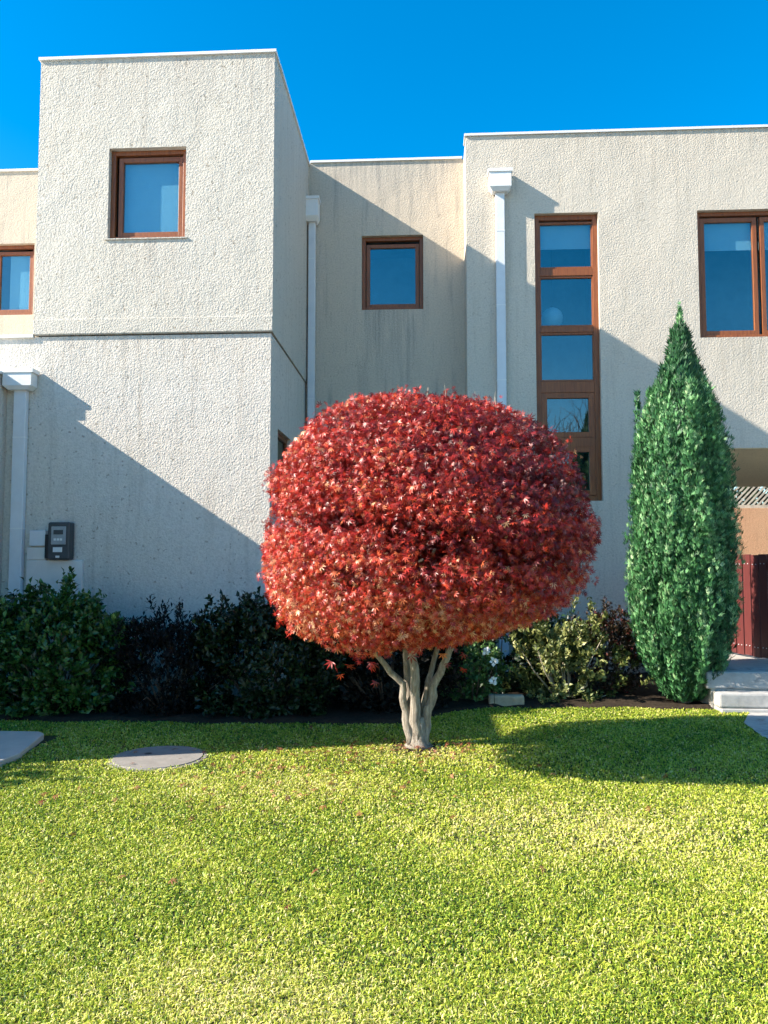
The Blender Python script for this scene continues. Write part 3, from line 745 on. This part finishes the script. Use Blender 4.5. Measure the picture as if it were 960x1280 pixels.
MB().tube([(cx0, cy0, 0), (cx0, cy0, .5), (cx0 + .03, cy0, 2.2), (cx0 + .09, cy0, 4.1)], [.075, .06, .04, .008], 8).build('trunk', M['bark'], cy, smooth=True)

# ------------------------------------------------------------------ shrubs
def shrub(name, label, base, rad, ntips, per, leaf, mat, size, tmpl=BL, up=.55, spread=.9, low=.05, group=None, stem_mat='twig', nst=26, lump=.12, cat='shrub', inner=1.0):
    base = np.array(base, float); rad = np.array(rad, float)
    t = thing(name, tuple(base), label, cat, group)
    d = sphere_dirs(ntips); d[:, 2] = np.where(rng.random(ntips) < .36, -np.abs(d[:, 2]), np.abs(d[:, 2])); d = unit(d)
    f = rng.uniform(.62, 1.0, ntips) * (1 + lump * lobes(d, 5.0) * .6 + rng.normal(size=ntips) * lump * .5)
    c = base + np.array([0, 0, rad[2] * .42]) + d * f[:, None] * rad * np.array([1, 1, .60])
    c[:, 2] = np.maximum(c[:, 2], base[2] + low)
    pos = np.repeat(c, per, 0); n = len(pos); D = np.repeat(d, per, 0)
    ax = unit(D * .7 + np.array([0, 0, up]))
    pos = pos + rng.normal(size=(n, 3)) * size * .35 - ax * (rng.random(n) * size * 1.6)[:, None]
    tip = ax + unit(rng.normal(size=(n, 3))) * spread
    nor = ax + rng.normal(size=(n, 3)) * .35
    r = np.clip(np.repeat(rng.normal(size=ntips) * .12, per) + .45 + rng.normal(size=n) * .2, 0, 1)
    foliage('foliage', t, M[mat], *tmpl, pos, tip, nor, rng.uniform(.7, 1.25, n) * size, r)
    s = MB()
    for i in rng.choice(ntips, nst, replace=False):
        e = c[i]; b0 = base + np.array([(e[0] - base[0]) * .22, (e[1] - base[1]) * .22, 0])
        m_ = (b0 + e) / 2 + rng.normal(size=3) * .04; m_[2] += .03
        s.tube([tuple(b0), tuple(m_), tuple(e)], [.012, .008, .003], 5)
    s.build('stems', M[stem_mat], t, smooth=True)
    return t, c, d

GR = 'shrubs along the house wall'
shrub('shrub', 'large leafy green shrub below the electricity meter', (-3.80, 7.72, .02), (.84, .52, 1.29), 900, 15, None, 'shrub_green', .070, low=.03, group=GR, nst=40)
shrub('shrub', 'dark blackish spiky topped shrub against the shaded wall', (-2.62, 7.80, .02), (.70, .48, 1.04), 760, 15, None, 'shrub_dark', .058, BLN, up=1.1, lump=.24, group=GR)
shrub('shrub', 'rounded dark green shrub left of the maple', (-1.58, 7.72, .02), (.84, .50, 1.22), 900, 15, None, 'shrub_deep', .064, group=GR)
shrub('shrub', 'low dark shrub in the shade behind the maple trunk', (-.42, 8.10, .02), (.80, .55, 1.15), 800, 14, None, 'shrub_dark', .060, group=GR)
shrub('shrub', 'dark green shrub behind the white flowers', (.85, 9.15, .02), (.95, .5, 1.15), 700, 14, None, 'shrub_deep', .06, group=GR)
shrub('flower_bush', 'small bright leafed bush with white flowers right of the maple trunk', (.50, 8.48, .02), (.42, .26, .70), 240, 12, None, 'shrub_light', .042, spread=1.1, low=.04, nst=16, cat='bush')
shrub('yellow_shrub', 'yellow green fleshy shrub with bare pale twigs near the cypress', (1.56, 8.74, .02), (.64, .40, .98), 300, 22, None, 'shrub_yellow', .056, BL, up=.9, spread=.8, lump=.5, stem_mat='pale_twig', nst=24, low=.06, group=None)
shrub('red_shrub', 'dark red tinged shrub between the yellow shrub and the cypress', (2.05, 9.05, .02), (.52, .36, 1.02), 520, 12, None, 'shrub_red', .045, group=GR, up=.8)
shrub('garden_shrub', 'loose open shrub at the corner of the left wing', (-5.45, 4.85, .0), (.75, .55, 1.9), 300, 12, None, 'shrub_green', .075, lump=.3, low=.5, nst=30)
shrub('hedge', 'dark hedge behind the lattice on the orange wall', (8.6, 21.2, 0), (3.6, .7, 4.6), 1300, 14, None, 'shrub_deep', .14, nst=30)
fl = [(.02, 8.2, .64), (.62, 8.12, .60), (.70, 8.12, .49), (.70, 8.10, .30)]
for i, (x, y, z) in enumerate(fl):
    lab = ['white flower just left of the maple right stem', 'upper white flower on the small bush', 'middle white flower on the small bush', 'lowest white flower above the edging stone'][i]
    t = thing('white_flower', (x, y, z), lab, 'flower', 'white flowers in the bed')
    k = 14; dd = sphere_dirs(k); dd[:, 1] = -np.abs(dd[:, 1])
    foliage('petals', t, M['white_petal'], *blade_leaf(.42, .1, .1), np.tile(np.array([x, y, z]), (k, 1)) + dd * .008, dd * np.array([1, .4, .6]), dd + np.array([0, -.6, .6]), rng.uniform(.035, .05, k), np.ones(k))
    MB().tube([(x, y + .01, z), (x + .01, y + .05, max(.02, z - .25))], [.003, .004], 5).build('stalk', M['shrub_green'], t)

# ------------------------------------------------------------------ bare tree across the road (mirrored in the tall window)
bt = thing('bare_tree', (5.2, -8.2, 0), 'leafless roadside tree across the road, mirrored in the lower tall window panes', 'tree')
tb_ = MB(); tk = MB(); tk.tube([(5.2, -8.2, 0), (5.25, -8.2, 1.5), (5.2, -8.25, 3.0)], [.16, .12, .10], 10, wob=.1)
def grow(p, d, l_, r_, lev):
    q = p + d * l_ * .5 + Vector((random.uniform(-.05, .05), random.uniform(-.05, .05), 0)); e = p + d * l_ + Vector((random.uniform(-.1, .1), random.uniform(-.1, .1), 0))
    tb_.tube([p, q, e], [r_, r_ * .8, r_ * .6], 6)
    if lev == 0: return
    for i in range(3):
        nd = (d + Vector((random.uniform(-.8, .8), random.uniform(-.8, .8), random.uniform(-.15, .5)))).normalized()
        grow(e if i < 2 else q, nd, l_ * random.uniform(.62, .82), r_ * .58, lev - 1)
for i in range(5):
    a = i * 1.26 + .3; grow(Vector((5.2, -8.25, 2.95)), Vector((math.cos(a) * .65, math.sin(a) * .65, 1)).normalized(), 1.7, .07, 4)
tk.build('trunk', M['twig'], bt, smooth=True); tb_.build('branches', M['twig'], bt, smooth=True)

# ------------------------------------------------------------------ grass and fallen leaves
def grass():
    Vs, Ts, Rs = [], [], []; base = 0
    for (y0, y1, dens, h, w) in ((1.7, 3.0, 34000, .026, .0020), (3.0, 4.2, 21000, .027, .0026), (4.2, 5.6, 13000, .028, .0034), (5.6, 8.45, 8200, .028, .0044)):
        xw0, xw1 = -.56 * y1 - .75, .50 * y1 + .75
        n = int((xw1 - xw0) * (y1 - y0) * dens)
        x = rng.uniform(xw0, xw1, n); y = rng.uniform(y0, y1, n)
        # clumped: pull towards random tuft centres
        be = 7.27 + .95 / (1 + np.exp(-(x - .15) * 5)) + .03 * np.sin(x * 4.1) + .02 * np.sin(x * 9.7)
        ok = (y < be + .015 * rng.normal(size=n)) & (((x + 2.09) ** 2 + (y - 6.0) ** 2) > (.352 + .035 * rng.normal(size=n)) ** 2)
        ok &= ~((x < -3.20) & (y > 4.95) & (y < 6.69)); ok &= ~((x > np.interp(y, [5.4, 6.3, 7.0, 7.55, 8.04], [3.3, 3.0, 2.93, 3.0, 3.25])) & (y > 5.2))
        ok &= ((x + .07) ** 2 + (y - 6.47) ** 2 > (.20 + .06 * rng.normal(size=n)) ** 2)
        x, y = x[ok], y[ok]; n = len(x)
        cl = (np.sin(x * 5.1 + 2 * np.sin(y * 3.3)) + np.sin(y * 6.3 + 1.7 * np.sin(x * 4.1)) + .8 * np.sin(x * 13 + y * 9) + .8 * np.sin(x * 21 - y * 17)) / 3.6
        dry = np.exp(-(((x - .9) / .9) ** 2 + ((y - 4.6) / .5) ** 2)) + .8 * np.exp(-(((x + .55) / .5) ** 2 + ((y - 2.75) / .3) ** 2)) + .6 * np.exp(-(((x + .1) / .6) ** 2 + ((y - 6.2) / .3) ** 2)) + .5 * np.exp(-(((x + .9) / .7) ** 2 + ((y - 5.3) / .4) ** 2))
        az = rng.uniform(0, 2 * math.pi, n); tilt = np.clip(rng.normal(.62, .30, n), .03, 1.3)
        d = np.stack([np.cos(az) * np.sin(tilt), np.sin(az) * np.sin(tilt), np.cos(tilt)], -1)
        side = np.stack([-np.sin(az), np.cos(az), 0 * az], -1)
        tw = rng.uniform(-.8, .8, n)[:, None]; side = unit(side + np.cross(d, side) * tw)
        L_ = h * rng.uniform(.55, 1.35, n) * (1 + .18 * cl)
        W_ = w * rng.uniform(.7, 1.3, n)
        p0 = np.stack([x, y, np.zeros(n) - .002], -1)
        mid = p0 + d * (L_ * .5)[:, None] + np.array([0, 0, .004])
        bend = d * np.array([1.25, 1.25, .75])
        tip = p0 + bend * L_[:, None]
        V = np.stack([p0, mid - side * W_[:, None], mid + side * W_[:, None], tip], 1).reshape(-1, 3)
        V[:, 2] = np.maximum(V[:, 2], -.002)
        i = np.arange(n)[:, None] * 4 + base
        T = np.concatenate([i + np.array([[0, 2, 1]]), i + np.array([[1, 2, 3]])], 1).reshape(-1, 3)
        big_ = np.sin(x * 1.7 + 1.1 * np.sin(y * 1.3)) * np.sin(y * 2.1 + .9 * np.sin(x * 1.9))
        r = np.clip(.46 + .12 * cl + .07 * big_ + .22 * dry + rng.normal(size=n) * .20, 0, 1)
        straw = rng.random(n) < (.05 + .34 * np.clip(dry, 0, 1)); r = np.where(straw, rng.uniform(.85, 1, n), r)
        Vs.append(V); Ts.append(T); Rs.append(np.repeat(r, 4)); base += len(V)
    me = tri_mesh('grass', np.concatenate(Vs), np.concatenate(Ts), {'tint': np.concatenate(Rs)})
    o = link_mesh('grass', me, M['grass'])
    tag(o, 'short bright green lawn grass with dry straw patches', 'grass', kind='stuff')
grass()
k = 380
fx = np.concatenate([rng.normal(-.9, .60, 190), rng.normal(-.05, .32, 110), rng.uniform(-2.5, 2.5, 80)]); fy = np.concatenate([rng.normal(5.7, .55, 190), rng.normal(6.36, .17, 110), rng.uniform(3.4, 7.0, 80)])
fp = np.stack([fx, fy, rng.uniform(.022, .034, k)], -1)
V, T, r = scatter(*ML, fp, rng.normal(size=(k, 3)) * np.array([1, 1, .25]), np.array([0, 0, 1]) + rng.normal(size=(k, 3)) * .35, rng.uniform(.028, .05, k), rng.random(k))
tag(link_mesh('fallen_leaves', tri_mesh('fallen_leaves', V, T, {'tint': r}), M['dry_leaf']), 'small dry red brown maple leaves scattered on the lawn', 'leaves', kind='stuff')
